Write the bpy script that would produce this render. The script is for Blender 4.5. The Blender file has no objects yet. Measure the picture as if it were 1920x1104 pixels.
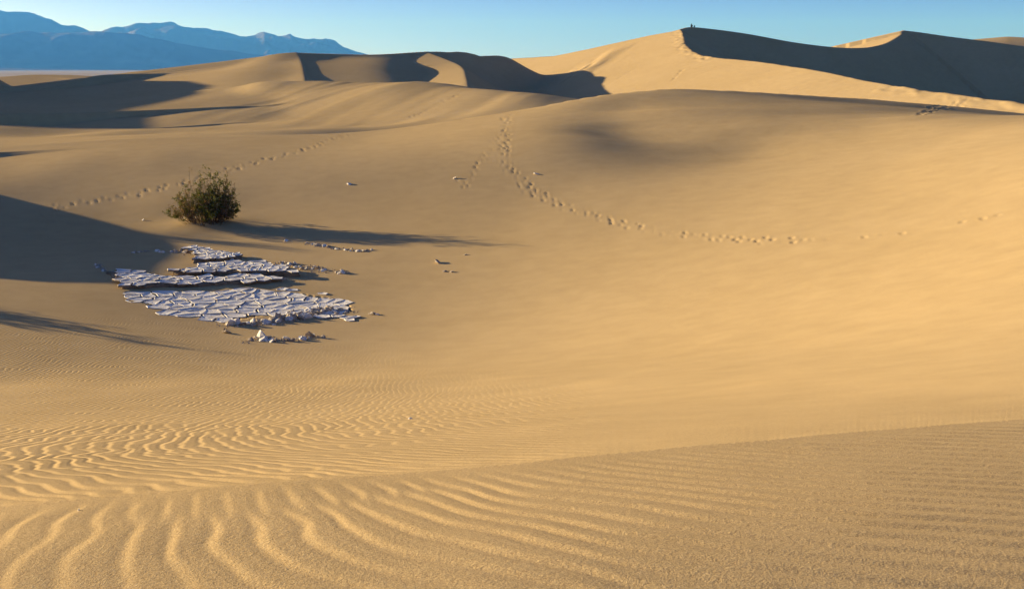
import bpy, bmesh, math, random
import numpy as np
from math import radians, sin, cos, tan, atan, atan2, hypot, pi, exp, log, sqrt

# ------------------------------------------------------------------ camera, sky, sun, exposure
SC = bpy.context.scene
COL = SC.collection
PITCH = atan(422 / 2000)
cam_d = bpy.data.cameras.new('camera')
cam = bpy.data.objects.new('camera', cam_d)
COL.objects.link(cam)
cam_d.sensor_width = 36.0
cam_d.lens = 37.5
cam_d.clip_start = 0.05
cam_d.clip_end = 200000
cam.location = (0, 0, 0)
cam.rotation_euler = (pi / 2 - PITCH, 0, 0)
SC.camera = cam

SUN_EL, SUN_AZ = radians(9.0), radians(25.0)      # azimuth measured from the left, towards the far side
SUN = np.array([-cos(SUN_EL) * cos(SUN_AZ), cos(SUN_EL) * sin(SUN_AZ), sin(SUN_EL)])
world = bpy.data.worlds.new('World')
SC.world = world
world.use_nodes = True
wn, wl = world.node_tree.nodes, world.node_tree.links
sky = wn.new('ShaderNodeTexSky')
sky.sky_type = 'NISHITA'
sky.sun_disc = False
sky.sun_elevation = SUN_EL
sky.sun_rotation = atan2(SUN[0], SUN[1])
sky.altitude = 0
sky.air_density = 0.2
sky.dust_density = 0.45
sky.ozone_density = 2.8
bg = wn['Background']
bg.inputs['Strength'].default_value = 0.102
tint = wn.new('ShaderNodeMix'); tint.data_type = 'RGBA'; tint.blend_type = 'MULTIPLY'    # white balance of the sky as a whole
tint.inputs[0].default_value = 1.0
tint.inputs[7].default_value = (1.0, 0.90, 1.06, 1)
wl.new(sky.outputs[0], tint.inputs[6]); wl.new(tint.outputs[2], bg.inputs['Color'])

sun_d = bpy.data.lights.new('sun', 'SUN')
sun_d.energy = 5.0
sun_d.angle = radians(0.5)
sun_d.color = (1.0, 0.852, 0.64)
sun_o = bpy.data.objects.new('sun', sun_d)
COL.objects.link(sun_o)
sun_o.rotation_euler = (pi / 2 - SUN_EL, 0, atan2(SUN[0], -SUN[1]))
from mathutils import Vector, Matrix
sun_o.rotation_euler = Vector(SUN).to_track_quat('Z', 'Y').to_euler()

SC.view_settings.view_transform = 'Standard'
SC.view_settings.look = 'None'
SC.view_settings.exposure = 1.25
SC.view_settings.gamma = 1.0
SC.view_settings.use_curve_mapping = False
SC.render.engine = 'CYCLES'
SC.cycles.max_bounces = 5
SC.cycles.diffuse_bounces = 3
SC.cycles.use_denoising = True
SC.cycles.denoiser = 'OPENIMAGEDENOISE'
SC.cycles.denoising_input_passes = 'RGB_ALBEDO_NORMAL'

# ------------------------------------------------------------------ survey helpers: a bearing and a slope for a sighted point
def sight(u, v):
    u = np.asarray(u, float); v = np.asarray(v, float)
    xc = (u - 960) / 2000; yc = -(v - 552) / 2000
    dx = xc; dy = cos(PITCH) + yc * sin(PITCH); dz = -sin(PITCH) + yc * cos(PITCH)
    h = np.hypot(dx, dy)
    return np.arctan2(dx, dy), dz / h

def point(u, v, r):
    th, q = sight(u, v)
    return (float(r * np.sin(th)), float(r * np.cos(th)), float(r * q))

# ------------------------------------------------------------------ cubic spline surfaces over (bearing, log range)
def bs(x, x0, dx, n, d=0):
    """values (or derivatives) of n uniform cubic B-splines"""
    t = (np.asarray(x, float) - x0) / dx
    i = np.clip(np.floor(t).astype(int), 0, n - 4)
    f = t - i
    if d == 0:
        w = [(1 - f) ** 3 / 6, (3 * f ** 3 - 6 * f ** 2 + 4) / 6, (-3 * f ** 3 + 3 * f ** 2 + 3 * f + 1) / 6, f ** 3 / 6]
    elif d == 1:
        w = [-(1 - f) ** 2 / 2, (9 * f ** 2 - 12 * f) / 6, (-9 * f ** 2 + 6 * f + 3) / 6, f ** 2 / 2]
    else:
        w = [1 - f, 3 * f - 2, -3 * f + 1, f]
    B = np.zeros((len(t), n))
    for k in range(4):
        B[np.arange(len(t)), i + k] = w[k] / dx ** d
    return B

class Sheet:
    """a smooth sand surface z = r q(bearing, ln r), fitted to sighted points and to the light that falls on it"""
    def __init__(self, th, rr, dth, drho):
        self.t0, self.dt = th[0], dth
        self.p0, self.dp = log(rr[0]), drho
        self.t1, self.p1 = th[1], log(rr[1])
        self.nt = int(math.ceil((th[1] - th[0]) / dth)) + 3
        self.np_ = int(math.ceil((log(rr[1]) - log(rr[0])) / drho)) + 3
        self.c = None
    def B(self, th, rho, dt=0, dp=0):
        th = np.clip(th, self.t0, self.t1); rho = np.clip(rho, self.p0, self.p1)
        return bs(th, self.t0, self.dt, self.nt, dt), bs(rho, self.p0, self.dp, self.np_, dp)
    def rows(self, th, rho, dt=0, dp=0):
        a, b = self.B(th, rho, dt, dp)
        return np.einsum('ij,ik->ijk', a, b).reshape(len(a), -1)
    def penalty(self):
        th = np.linspace(self.t0, self.t1, self.nt * 2); rho = np.linspace(self.p0, self.p1, self.np_ * 2)
        a0, a1, a2 = (bs(th, self.t0, self.dt, self.nt, d) for d in (0, 1, 2))
        b0, b1, b2 = (bs(rho, self.p0, self.dp, self.np_, d) for d in (0, 1, 2))
        L = b2 + b1; M = b0 + b1
        w = (self.dt * self.dp) / 4
        P = np.kron(a0.T @ a0, L.T @ L)
        P += np.kron(a2.T @ a2, b0.T @ b0) + np.kron(a0.T @ a0, M.T @ M) + np.kron(a2.T @ a0, b0.T @ M) + np.kron(a0.T @ a2, M.T @ b0)
        P += 2 * np.kron(a1.T @ a1, b1.T @ b1)
        return P * w
    def fit(self, pts, shade, lam=2e-6, it=6, wsh=0.02, start=None):
        """pts: (u, v, r[, weight]); shade: (u, v, first range, n.s)"""
        P = self.penalty() * lam + np.eye(self.nt * self.np_) * 1e-12
        pts = [p if len(p) == 4 else p + (1.0,) for p in pts]
        A = np.array(pts, float)
        th, q = sight(A[:, 0], A[:, 1]); rho = np.log(A[:, 2])
        R = self.rows(th, rho); w = A[:, 3] / 0.0015
        N0 = P + (R * (w ** 2)[:, None]).T @ R / len(w) * 1e-3
        y0 = R.T @ (w ** 2 * q) / len(w) * 1e-3
        if shade is not None and len(shade):
            S = np.array(shade, float)
            sth, sq = sight(S[:, 0], S[:, 1]); srho = np.log(S[:, 2])
            norm = np.full(len(S), 1.03)
            rh = SUN[0] * np.sin(sth) + SUN[1] * np.cos(sth); tt = SUN[0] * np.cos(sth) - SUN[1] * np.sin(sth)
        for k in range(it):
            N, y = N0.copy(), y0.copy()
            if shade is not None and len(shade):
                R0 = self.rows(sth, srho); Rp = self.rows(sth, srho, 0, 1); Rt = self.rows(sth, srho, 1, 0)
                G = (R0 + Rp) * rh[:, None] + Rt * tt[:, None]      # grad z . sun (horizontal)
                tgt = SUN[2] - S[:, 3] * norm
                ww = (1 / wsh) ** 2 / len(S) * 1e-3
                N += G.T @ G * ww; y += G.T @ tgt * ww
            c = np.linalg.solve(N, y)
            self.c = c.reshape(self.nt, self.np_)
            if shade is None or not len(shade): break
            zr = (R0 + Rp) @ c; zt = Rt @ c
            norm = np.sqrt(1 + zr ** 2 + zt ** 2)
            # where each sighted point of light meets the new surface
            g = np.linspace(self.p0, self.p1, 600)
            Q = np.einsum('ij,jk,lk->il', bs(sth, self.t0, self.dt, self.nt), self.c, bs(g, self.p0, self.dp, self.np_))
            for i in range(len(S)):
                d = Q[i] - sq[i]
                x = np.where((d[:-1] < 0) & (d[1:] >= 0))[0]
                if len(x):
                    j = x[np.argmin(np.abs(g[x] - srho[i]))]
                    srho[i] += 0.6 * (g[j] - srho[i])
        self.dbg = (None if shade is None or not len(shade) else np.c_[S, np.exp(srho), (SUN[2] - G @ c) / norm], R @ c - q)
        return self
    def z(self, th, rho):
        """th and rho 1-D: the height on their grid"""
        a, b = self.B(th, rho)
        return (a @ self.c @ b.T) * np.exp(np.clip(rho, self.p0, self.p1))[None, :]

def nvs(R):                                                       # light on the sand from the brightness it shows
    c = R / 255.0
    lin = ((c + 0.055) / 1.055) ** 2.4
    return max(0.05, 0.156 + 1.1 * (0.51 * lin - 0.156))

def shades(rows, r0):
    return [(u, v, r0(u, v), nvs(R)) for v, row in rows for u, R in row]

# ---- the basin: from behind the near crest, across the floor, up to the long middle ridge
MID = [(-400, 285, 98), (-200, 276, 100), (0, 268, 101), (250, 263, 102), (480, 258, 101), (640, 250, 100), (800, 233, 100), (960, 210, 101), (1000, 203, 101),
       (1060, 188, 102), (1120, 174, 103), (1180, 166, 104), (1260, 166, 105), (1350, 171, 105), (1450, 179, 106), (1550, 184, 108), (1650, 190, 111),
       (1800, 200, 116), (1920, 212, 118), (2100, 240, 112), (2300, 262, 105)]
GUIDE = {-200: [(690, 30), (600, 42), (500, 54), (430, 64), (350, 76), (310, 86)],
         50: [(690, 30), (640, 36), (580, 43.5), (500, 53.5), (430, 64), (350, 76), (310, 85), (285, 93)],
         300: [(690, 30), (640, 36), (580, 43), (500, 52.5), (430, 64), (390, 70), (350, 77), (310, 85), (280, 93)],
         700: [(690, 30.5), (640, 36), (580, 42), (500, 50.5), (430, 60), (390, 66), (350, 72), (310, 79), (280, 86), (260, 93)],
         1100: [(640, 32), (580, 38), (500, 45.5), (430, 54), (390, 59), (350, 65), (310, 71), (280, 77), (250, 83), (222, 90), (200, 96)],
         1500: [(640, 27), (580, 32), (500, 38.5), (430, 46), (390, 51), (350, 57), (310, 64), (280, 71), (250, 79), (222, 88), (200, 97)],
         1900: [(640, 21), (580, 26), (500, 32), (430, 40), (390, 45), (350, 51), (310, 59), (280, 67), (250, 78), (230, 92)]}
GUIDEP = [(u, v, r, 0.3) for u, c in GUIDE.items() for v, r in c]
FLOOR = [(220, 545, 46.5), (300, 585, 42.6), (450, 600, 41.2), (600, 590, 42), (670, 575, 43.5), (560, 515, 50), (300, 500, 52.5), (400, 470, 57), (640, 470, 55.5), (400, 428, 64.5), (250, 430, 65)]
SLOPE = [(0, 925, 5.0), (-300, 935, 5.0), (300, 905, 5.2), (600, 880, 5.6), (960, 850, 6.2), (1440, 795, 7.5), (1920, 750, 8.8), (2300, 700, 10),
         (0, 800, 16), (600, 770, 18)]
BROWS = [
    (222, [(1040, 165), (1100, 140), (1160, 160), (1230, 160), (1320, 160), (1400, 165), (1550, 172), (1680, 195)]),
    (245, [(760, 190), (880, 185), (1000, 175), (1070, 145), (1130, 110), (1190, 140), (1280, 155), (1400, 160), (1550, 180), (1700, 208), (1850, 225)]),
    (265, [(1090, 120), (1160, 105), (1250, 140)]),
    (290, [(20, 195), (120, 183), (220, 165), (400, 148), (600, 155), (800, 152), (950, 160), (1060, 140), (1150, 105), (1220, 118), (1300, 120), (1370, 150), (1450, 185), (1600, 205), (1750, 218), (1880, 225)]),
    (320, [(1150, 150), (1250, 160), (1350, 178), (1500, 200), (1700, 220)]),
    (315, [(60, 185), (250, 160), (450, 150), (650, 148), (850, 146), (1000, 152)]),
    (410, [(560, 148), (720, 148), (1500, 205), (1300, 188)]),
    (540, [(120, 140), (400, 150), (600, 150), (720, 155)]),
    (610, [(200, 140), (500, 150), (700, 155)]),
    (350, [(150, 155), (300, 160), (520, 148), (700, 140), (900, 145), (1100, 165), (1300, 180), (1500, 205), (1700, 222), (1880, 235)]),
    (390, [(250, 160), (900, 148), (1100, 170)]),
    (430, [(900, 155), (1100, 175), (1300, 190), (1500, 205), (1700, 220), (1880, 235)]),
    (470, [(560, 150), (300, 150), (750, 152)]),
    (500, [(600, 150), (750, 155), (900, 168), (1100, 192), (1300, 207), (1500, 216), (1700, 228), (1880, 235)]),
    (580, [(100, 140), (750, 160), (900, 180), (1100, 205), (1300, 218), (1500, 225), (1700, 232), (1880, 230)]),
    (640, [(300, 140), (600, 152), (750, 170), (900, 195), (1100, 215), (1300, 225), (1500, 228), (1700, 228), (1880, 224)]),
    (665, [(100, 145), (400, 148), (650, 165)]),
    (720, [(50, 200), (300, 198), (600, 206), (900, 215), (1100, 222), (1400, 225), (1700, 224), (1880, 220)]),
    (800, [(100, 202), (400, 205), (700, 208), (1000, 212), (1300, 213)]),
    (850, [(300, 202), (700, 205)]),
]
def r_basin(u, v):
    us = sorted(GUIDE)
    rs = [np.interp(v, [p[0] for p in sorted(GUIDE[k])], [p[1] for p in sorted(GUIDE[k])]) for k in us]
    return float(np.interp(u, us, rs)) if v < 690 else float(np.interp(v, [690, 800, 900], [29, 15, 6.5]))

basin = Sheet((-0.80, 0.80), (4.0, 190), 0.032, 0.085)
basin.fit(MID + FLOOR + SLOPE + GUIDEP, shades(BROWS, r_basin), lam=2e-3)

# ---- the dune in the middle distance, and the plain to its left
CREST2 = [(-400, 205, 215), (-100, 200, 210), (100, 197, 205), (300, 185, 195), (380, 170, 190), (450, 158, 186), (520, 153, 182), (570, 151, 180), (650, 154, 177), (720, 155, 174), (790, 152, 171), (830, 154, 169),
          (900, 167, 166), (960, 176, 163), (1000, 181, 161), (1060, 187, 158), (1150, 196, 155), (1300, 205, 152), (1500, 215, 150), (2000, 230, 150)]
PLAIN = [(-300, 262, 125), (0, 262, 116), (150, 250, 128), (0, 235, 145), (300, 240, 130), (500, 240, 128), (700, 235, 128), (900, 212, 132), (1000, 200, 135), (300, 262, 105), (700, 262, 105), (1100, 230, 115)]
MROWS = [(165, [(470, 200), (560, 165), (650, 172), (720, 170), (790, 130), (850, 150)]),
         (180, [(450, 200), (520, 178), (600, 165), (700, 165), (760, 150), (850, 168), (920, 160)]),
         (195, [(400, 200), (480, 180), (560, 170), (660, 165), (740, 168), (850, 172), (940, 175)]),
         (212, [(350, 195), (450, 178), (520, 160), (620, 165), (740, 172), (860, 178)]),
         (230, [(300, 195), (400, 180), (520, 165), (650, 172), (760, 178)]),
         (248, [(150, 185), (300, 185), (450, 178), (560, 178)])]
middle = Sheet((-0.80, 0.75), (95, 235), 0.03, 0.05)
middle.fit(CREST2 + PLAIN, shades(MROWS, lambda u, v: float(np.interp(v, [150, 250], [172, 122]))), it=4, lam=2e-4)

# ---- the high dunes on the skyline and the long lit face under the summit ridge
SKYL = [(-400, 175, 235), (100, 160, 232), (250, 146, 235), (340, 138, 238), (380, 134, 240), (430, 122, 241), (480, 109, 242), (520, 102, 243), (560, 99, 244), (600, 101, 246), (660, 103, 250), (720, 102, 254), (790, 98, 258),
        (840, 97, 261), (900, 102, 268), (960, 109, 285), (1000, 122, 290), (1100, 150, 290), (1250, 170, 285), (1600, 200, 280), (2300, 210, 280)]
FACE = [(-300, 190, 190), (200, 185, 200), (430, 150, 206), (450, 165, 190), (500, 125, 224), (520, 145, 205), (540, 118, 230), (560, 160, 190), (1400, 200, 200), (1800, 250, 150), (700, 210, 160), (1100, 220, 180), (2200, 260, 150), (300, 230, 150)]
FACE += [(u, v, r) for u in (600, 640, 680, 720) for v, r in ((112, 239), (120, 229), (130, 219), (140, 210), (150, 202), (160, 194))]
FACE += [(770, 113, 250), (770, 124, 240), (770, 140, 220), (770, 155, 205), (840, 125, 252), (830, 155, 213), (900, 128, 262), (900, 160, 225), (940, 127, 272), (950, 165, 240), (950, 145, 262)]
FACE += [(1000, 195, 250), (1000, 165, 290), (1060, 205, 232), (1150, 205, 225), (1300, 215, 210)]
# the great lit face under the summit: nearly a plane tilted to the sun
GX, GY = 0.29, 0.085
Z0 = 312 * (float(sight(1275, 56)[1]) - GX * sin(float(sight(1275, 56)[0])) - GY * cos(float(sight(1275, 56)[0])))
def on_face(u, v):
    th, q = sight(u, v)
    return (u, v, Z0 / (float(q) - GX * sin(float(th)) - GY * cos(float(th))))
LEFT = [on_face(u, v) for u, v in ((900, 120), (960, 110), (1000, 108), (1040, 105), (1100, 93), (1160, 80), (1220, 67), (1260, 60), (1275, 56), (1300, 50))]
SUMMIT = [(1277, 56, 352), (1277, 57, 330)] + [on_face(u, v) for u, v in ((1277, 58), (1279, 63), (1281, 70), (1285, 84), (1300, 98), (1330, 107), (1400, 113), (1500, 128), (1600, 147), (1700, 164), (1800, 179), (1920, 196), (2100, 224), (2300, 250))]
high = Sheet((-0.80, 0.75), (120, 345), 0.03, 0.05)
high.fit(SKYL + [p + (0.7,) for p in FACE], None, lam=3e-5)

def crest(curve):
    a = np.array(curve, float)
    th, q = sight(a[:, 0], a[:, 1])
    return th, a[:, 2], a[:, 2] * q

def with_crest(sheet, curve, slope, TH, RHO, soft=0.0):
    """the sheet up to its crest line, and a lee slope dropping away behind it"""
    th, rc, zc = crest(curve)
    R = np.interp(TH, th, rc)
    zs = sheet.z(TH, RHO)
    zcr = np.array([np.interp(log(R[i]), RHO, zs[i]) for i in range(len(TH))])
    s = np.interp(TH, *slope) if isinstance(slope, tuple) else slope
    d = np.exp(RHO)[None, :] - R[:, None]
    lee = zcr[:, None] - d * np.reshape(s, (-1, 1)) - soft * np.maximum(0, d - 10) ** 2
    return np.where(np.exp(RHO)[None, :] > R[:, None], lee, zs)

def ridge(X, Y, line, sl, sr, rnd=0.35, far=90, cap=False):
    """a dune ridge: a crest polyline (x, y, z) with its own slope on its left and right side"""
    L = np.array(line, float)
    pts = []                                                # a smooth crest through the surveyed points
    for k in range(len(L) - 1):
        p0, p1, p2, p3 = L[max(k - 1, 0)], L[k], L[k + 1], L[min(k + 2, len(L) - 1)]
        for t in (0, .25, .5, .75):
            pts.append(0.5 * (2 * p1 + (p2 - p0) * t + (2 * p0 - 5 * p1 + 4 * p2 - p3) * t * t + (3 * p1 - p0 - 3 * p2 + p3) * t ** 3))
    L = np.array(pts + [L[-1]])
    out = np.full(X.shape, -99.0)
    m = (X > L[:, 0].min() - far) & (X < L[:, 0].max() + far) & (Y > L[:, 1].min() - far) & (Y < L[:, 1].max() + far)
    x, y = X[m], Y[m]
    best = np.full(x.shape, 1e9); zz = np.zeros(x.shape); sd = np.zeros(x.shape)
    for a, b in zip(L[:-1], L[1:]):
        d = b - a; l2 = d[0] ** 2 + d[1] ** 2
        t = np.clip(((x - a[0]) * d[0] + (y - a[1]) * d[1]) / l2, 0, 1)
        ex, ey = x - a[0] - t * d[0], y - a[1] - t * d[1]
        D = ex * ex + ey * ey
        k = D < best
        best[k] = D[k]; zz[k] = (a[2] + t * d[2])[k]
        sd[k] = (d[0] * ey - d[1] * ex)[k]
    D = np.sqrt(best + rnd * rnd) - rnd
    out[m] = zz - np.where(sd > 0, D * sl, D * sr)
    if cap:
        c = np.full(X.shape, 99.0)
        c[m] = np.where(sd > 0, zz - D * sl, 99.0)
        return out, c
    return out

def smax(a, b, k):
    h = np.clip(0.5 + 0.5 * (a - b) / k, 0, 1)
    return b + (a - b) * h + k * h * (1 - h)

# ---- the crest the camera stands behind
def at_height(u, v, z): return (u, v, z / float(sight(u, v)[1]))
NEAR = [at_height(u, v, float(np.interp(u, [-900, -300, 0, 480, 960, 1440, 1920, 2200, 2800], [-2.42, -2.20, -2.10, -2.03, -2.00, -2.02, -2.08, -2.12, -2.25])))
        for u, v in ((-900, 1010), (-300, 972), (0, 953), (300, 926), (480, 908), (720, 893), (960, 872), (1200, 847), (1440, 826), (1700, 803), (1920, 786), (2200, 760), (2800, 720))]
NEARP = [at_height(u, v, float(np.interp(u, [-300, 0, 500, 960, 1400, 1920, 2200], [-1.97, -1.88, -1.77, -1.69, -1.655, -1.64, -1.64]))) for v in (1104, 1250, 1600) for u in (-200, 0, 500, 960, 1400, 1920, 2150)]
NEARP += [at_height(u, v, z) for u, v, z in ((0, 1020, -1.95), (500, 990, -1.86), (960, 960, -1.80), (1400, 930, -1.79), (1920, 900, -1.81))]
near = Sheet((-1.2, 1.2), (0.8, 12), 0.06, 0.12)
near.fit(NEAR + NEARP, None, lam=1e-3)

def terrain(TH, RHO):
    r = np.exp(RHO)
    X = np.sin(TH)[:, None] * r[None, :]; Y = np.cos(TH)[:, None] * r[None, :]
    Z = np.full(X.shape, -13.0)
    zh = with_crest(high, SKYL, 0.50, TH, RHO)
    zm = with_crest(middle, CREST2, 0.42, TH, RHO)
    zb = with_crest(basin, MID, (sight([-900, 350, 640, 900, 1400, 1700, 2400], [200] * 7)[0], [0.01, 0.02, 0.15, 0.36, 0.36, 0.12, 0.10]), TH, RHO, 0.004)
    rr = np.broadcast_to(r[None, :], X.shape)
    rn = np.interp(TH, *crest(NEAR)[:2])
    zn = with_crest(near, NEAR, 0.33, TH, RHO)
    gap = np.array([np.interp(log(rn[i]), RHO, zb[i] - zn[i]) for i in range(len(TH))])
    zb = zb - np.maximum(0, gap + 0.015)[:, None] * np.exp(-np.maximum(0, rr - rn[:, None]) / 1.5)
    zb = zb - 2.0 * np.maximum(0, rn[:, None] + 0.02 - rr)
    P = lambda c: [point(*a) for a in c]
    _, lee = ridge(X, Y, P(SUMMIT), 0.60, 0.3, cap=True)
    lth, lr, lz = crest(LEFT)
    rl = np.interp(TH, lth, lr)[:, None]
    face = Z0 + GX * X + GY * Y
    zl = Z0 + GX * rl * np.sin(TH)[:, None] + GY * rl * np.cos(TH)[:, None]
    face = np.where((rr > rl), zl - 0.5 * (rr - rl), face)
    face = np.minimum(face, lee) - np.maximum(0, 120 - rr) * 0.5
    face = np.where((TH[:, None] > -0.12) & (TH[:, None] < 0.9), face, -99)
    sp = np.array(P(SUMMIT))[::-1]
    face = np.where(X > np.interp(Y, sp[:, 1], sp[:, 0]) + 60, -99, face)
    zh = zh - np.maximum(0, 165 - rr)
    Z = np.where(rr > 130, smax(Z, zh, 1.0), Z)
    Z = np.where(rr > 95, smax(Z, zm, 0.8), Z)
    Z = np.where(rr > 90, smax(Z, face, 1.2), Z)
    # the shaded bowl behind the summit ridge
    bowl = P([(1270, 58, 311), (1282, 54, 313), (1300, 52, 316), (1350, 57, 322), (1400, 64, 329), (1480, 78, 338), (1560, 88, 347), (1610, 90, 352), (1640, 87, 360), (1665, 80, 369), (1690, 65, 383), (1698, 58, 388), (1780, 69, 392), (1860, 79, 396), (1920, 87, 400), (2050, 100, 405), (2300, 130, 420)])
    Z = np.where((rr > 230) & (TH[:, None] > float(sight(1274, 57)[0])), smax(Z, ridge(X, Y, bowl, 0.22, 0.62), 0.5), Z)
    rb = np.interp(TH, *[np.array(k) for k in zip(*[(atan2(p[0], p[1]), hypot(p[0], p[1])) for p in bowl])])
    Z = np.where(rr > rb[:, None], smax(Z, ridge(X, Y, P([(1620, 90, 398), (1645, 82, 397), (1670, 70, 396), (1694, 57, 392)]), 0.3, 0.3), 0.4), Z)
    Z = np.where(rr > 230, smax(Z, ridge(X, Y, P([(1700, 82, 490), (1810, 71, 485), (1920, 69, 490), (2100, 66, 500)]), 0.3, 0.3), 0.4), Z)
    # the dark dune at the left and the pale one behind it
    dark = P([(-500, 190, 200), (-250, 172, 212), (-100, 152, 220), (0, 158, 224), (60, 166, 224), (110, 160, 225), (150, 149, 227), (190, 141, 230), (260, 138.5, 234), (345, 138, 239)])
    Z = np.where(rr > 120, smax(Z, ridge(X, Y, dark, 0.25, 0.55), 0.6), Z)
    Z = np.where(rr > 230, smax(Z, ridge(X, Y, P([(-300, 150, 330), (-50, 146, 330), (0, 145, 330), (60, 141, 335), (130, 141, 338), (190, 144, 340), (300, 150, 340)]), 0.2, 0.05), 0.6), Z)
    # two short ridges that run down from the skyline towards the camera
    Z = np.where(rr > 150, smax(Z, ridge(X, Y, P([(556, 99.5, 244), (562, 110, 236), (567, 124, 221), (570, 140, 206), (572, 153, 192)]), 0.62, 0.12), 0.3), Z)
    Z = np.where(rr > 150, smax(Z, ridge(X, Y, P([(800, 98, 259), (850, 117, 242), (868, 128, 228), (873, 143, 208), (876, 158, 190), (880, 177, 174)]), 0.62, 0.16), 0.3), Z)
    # dunes beyond the left edge of the view, whose shadows reach into it
    Z = smax(Z, zb, 0.35) if False else np.where(rr > 4.1, smax(Z, zb, 0.35), Z)
    Z = smax(Z, ridge(X, Y, [(-150, 262, -4), (-139, 240, 11.5), (-132, 194, 7.6), (-126, 161, 4.8), (-124, 138, -3)], 0.62, 0.3, rnd=1.2), 0.6)
    Z = smax(Z, ridge(X, Y, [(-69, 89, -9.0), (-60, 80.5, -4.9), (-47, 71.5, -4.6), (-39.5, 61, -5.3), (-36.8, 53, -6.0), (-36, 46, -10)], 0.5, 0.3, rnd=0.9), 0.5)
    Z = np.where(rr < 12, np.where(rr < 4.12, zn, smax(Z, zn, 0.04)), Z)
    return X, Y, Z

# ------------------------------------------------------------------ smooth lattice noise
def noise2(x, y, seed=0):
    rs = np.random.RandomState(seed)
    T = rs.rand(256, 256).astype(np.float32) * 2 - 1
    xi = np.floor(x); yi = np.floor(y)
    fx = (x - xi).astype(np.float32); fy = (y - yi).astype(np.float32)
    xi = xi.astype(np.int64) & 255; yi = yi.astype(np.int64) & 255
    fx = fx * fx * fx * (fx * (fx * 6 - 15) + 10); fy = fy * fy * fy * (fy * (fy * 6 - 15) + 10)
    x1 = (xi + 1) & 255; y1 = (yi + 1) & 255
    a = T[xi, yi] + (T[x1, yi] - T[xi, yi]) * fx
    b = T[xi, y1] + (T[x1, y1] - T[xi, y1]) * fx
    return a + (b - a) * fy

def sstep(a, b, x):
    t = np.clip((x - a) / (b - a), 0, 1)
    return t * t * (3 - 2 * t)

# ------------------------------------------------------------------ the sand: one sheet all round the camera, out to 900 m
def axis_theta(n):
    a = np.linspace(-0.515, 0.515, n)
    l = np.linspace(-0.95, -0.515, n // 5)[:-1]
    return np.concatenate([-np.linspace(0.95, pi, 40)[:0:-1], l, a, np.linspace(0.515, 0.72, 50)[1:], np.linspace(0.72, pi, 36)[1:]])

def axis_rho():
    segs = [(0.25, 2.2, 14), (2.2, 9, 340), (9, 100, 420), (100, 150, 80), (150, 410, 590), (410, 900, 36)]
    return np.concatenate([np.linspace(log(a), log(b), n, endpoint=False) for a, b, n in segs] + [[log(900)]])

TH, RHO = axis_theta(680), axis_rho()
X, Y, Z = terrain(TH, RHO)
RR = np.exp(RHO)
QQ = np.maximum.accumulate(Z / RR[None, :], axis=1)

def ground_at(u, v):
    """the sand seen at a sighted point: plan position and height"""
    th, q = sight(u, v)
    th = float(th); q = float(q)
    i = int(np.clip(np.searchsorted(TH, th), 1, len(TH) - 1))
    w = (th - TH[i - 1]) / (TH[i] - TH[i - 1])
    col = QQ[i - 1] * (1 - w) + QQ[i] * w
    j = int(np.clip(np.searchsorted(col, q), 1, len(RR) - 1))
    f = (q - col[j - 1]) / max(1e-9, col[j] - col[j - 1])
    r = exp(RHO[j - 1] + min(max(f, 0), 1) * (RHO[j] - RHO[j - 1]))
    return r * sin(th), r * cos(th)

def height(x, y):
    th, rho = atan2(x, y), log(hypot(x, y))
    i = int(np.clip(np.searchsorted(TH, th), 1, len(TH) - 1)); j = int(np.clip(np.searchsorted(RHO, rho), 1, len(RHO) - 1))
    a = (th - TH[i - 1]) / (TH[i] - TH[i - 1]); b = (rho - RHO[j - 1]) / (RHO[j] - RHO[j - 1])
    return float((ZG[i - 1, j - 1] * (1 - a) + ZG[i, j - 1] * a) * (1 - b) + (ZG[i - 1, j] * (1 - a) + ZG[i, j] * a) * b)

# ---- wind streaks on the far faces (low swells a few centimetres high)
RG = np.broadcast_to(RR[None, :], X.shape)
far = (RG > 60) & (RG < 360) & (np.abs(TH)[:, None] < 0.6)
xf, yf = X[far], Y[far]
rf = RG[far]; tf = np.broadcast_to(TH[:, None], X.shape)[far]
wx = xf + 6 * noise2(xf / 30, yf / 30, 5); wy = yf + 6 * noise2(xf / 30, yf / 30, 6)
kx, ky = 0.30, 0.95                                         # down the fall line of the middle dune
s1 = noise2((wx * ky - wy * kx) / 3.4, (wx * kx + wy * ky) / 34, 7) * 0.06 + noise2((wx * ky - wy * kx) / 1.7, (wx * kx + wy * ky) / 20, 8) * 0.022
m1 = sstep(112, 125, rf) * (1 - sstep(178, 200, rf)) * sstep(-0.36, -0.2, tf) * (1 - sstep(0.02, 0.08, tf))
s2 = noise2(wx / 16, wy / 5.5, 9) * 0.22 + noise2(wx / 8, wy / 2.6, 10) * 0.08
m2 = sstep(0.04, 0.12, tf) * (1 - sstep(0.36, 0.48, tf)) * sstep(78, 88, rf) * (1 - sstep(118, 126, rf))
d3 = (xf - 13.6) * 0.94 - (yf - 263) * 0.33; l3 = (xf - 13.6) * 0.33 + (yf - 263) * 0.94
s3 = 0.42 * np.exp(-((d3 - 1.5) / 3.2) ** 2) + noise2((d3 + 1.5 * noise2(xf / 9, yf / 9, 13)) / 1.5, l3 / 16, 11) * 0.17
m3 = sstep(-12, 4, l3) * (1 - sstep(36, 54, l3)) * np.exp(-(d3 / 6.5) ** 2)
s4 = noise2(wx / 24, wy / 24, 12) * 0.18
Z[far] += s1 * m1 + s2 * m2 + s3 * m3 + s4 * (1 - sstep(70, 100, rf) * 0.4) * sstep(60, 75, rf)

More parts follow.
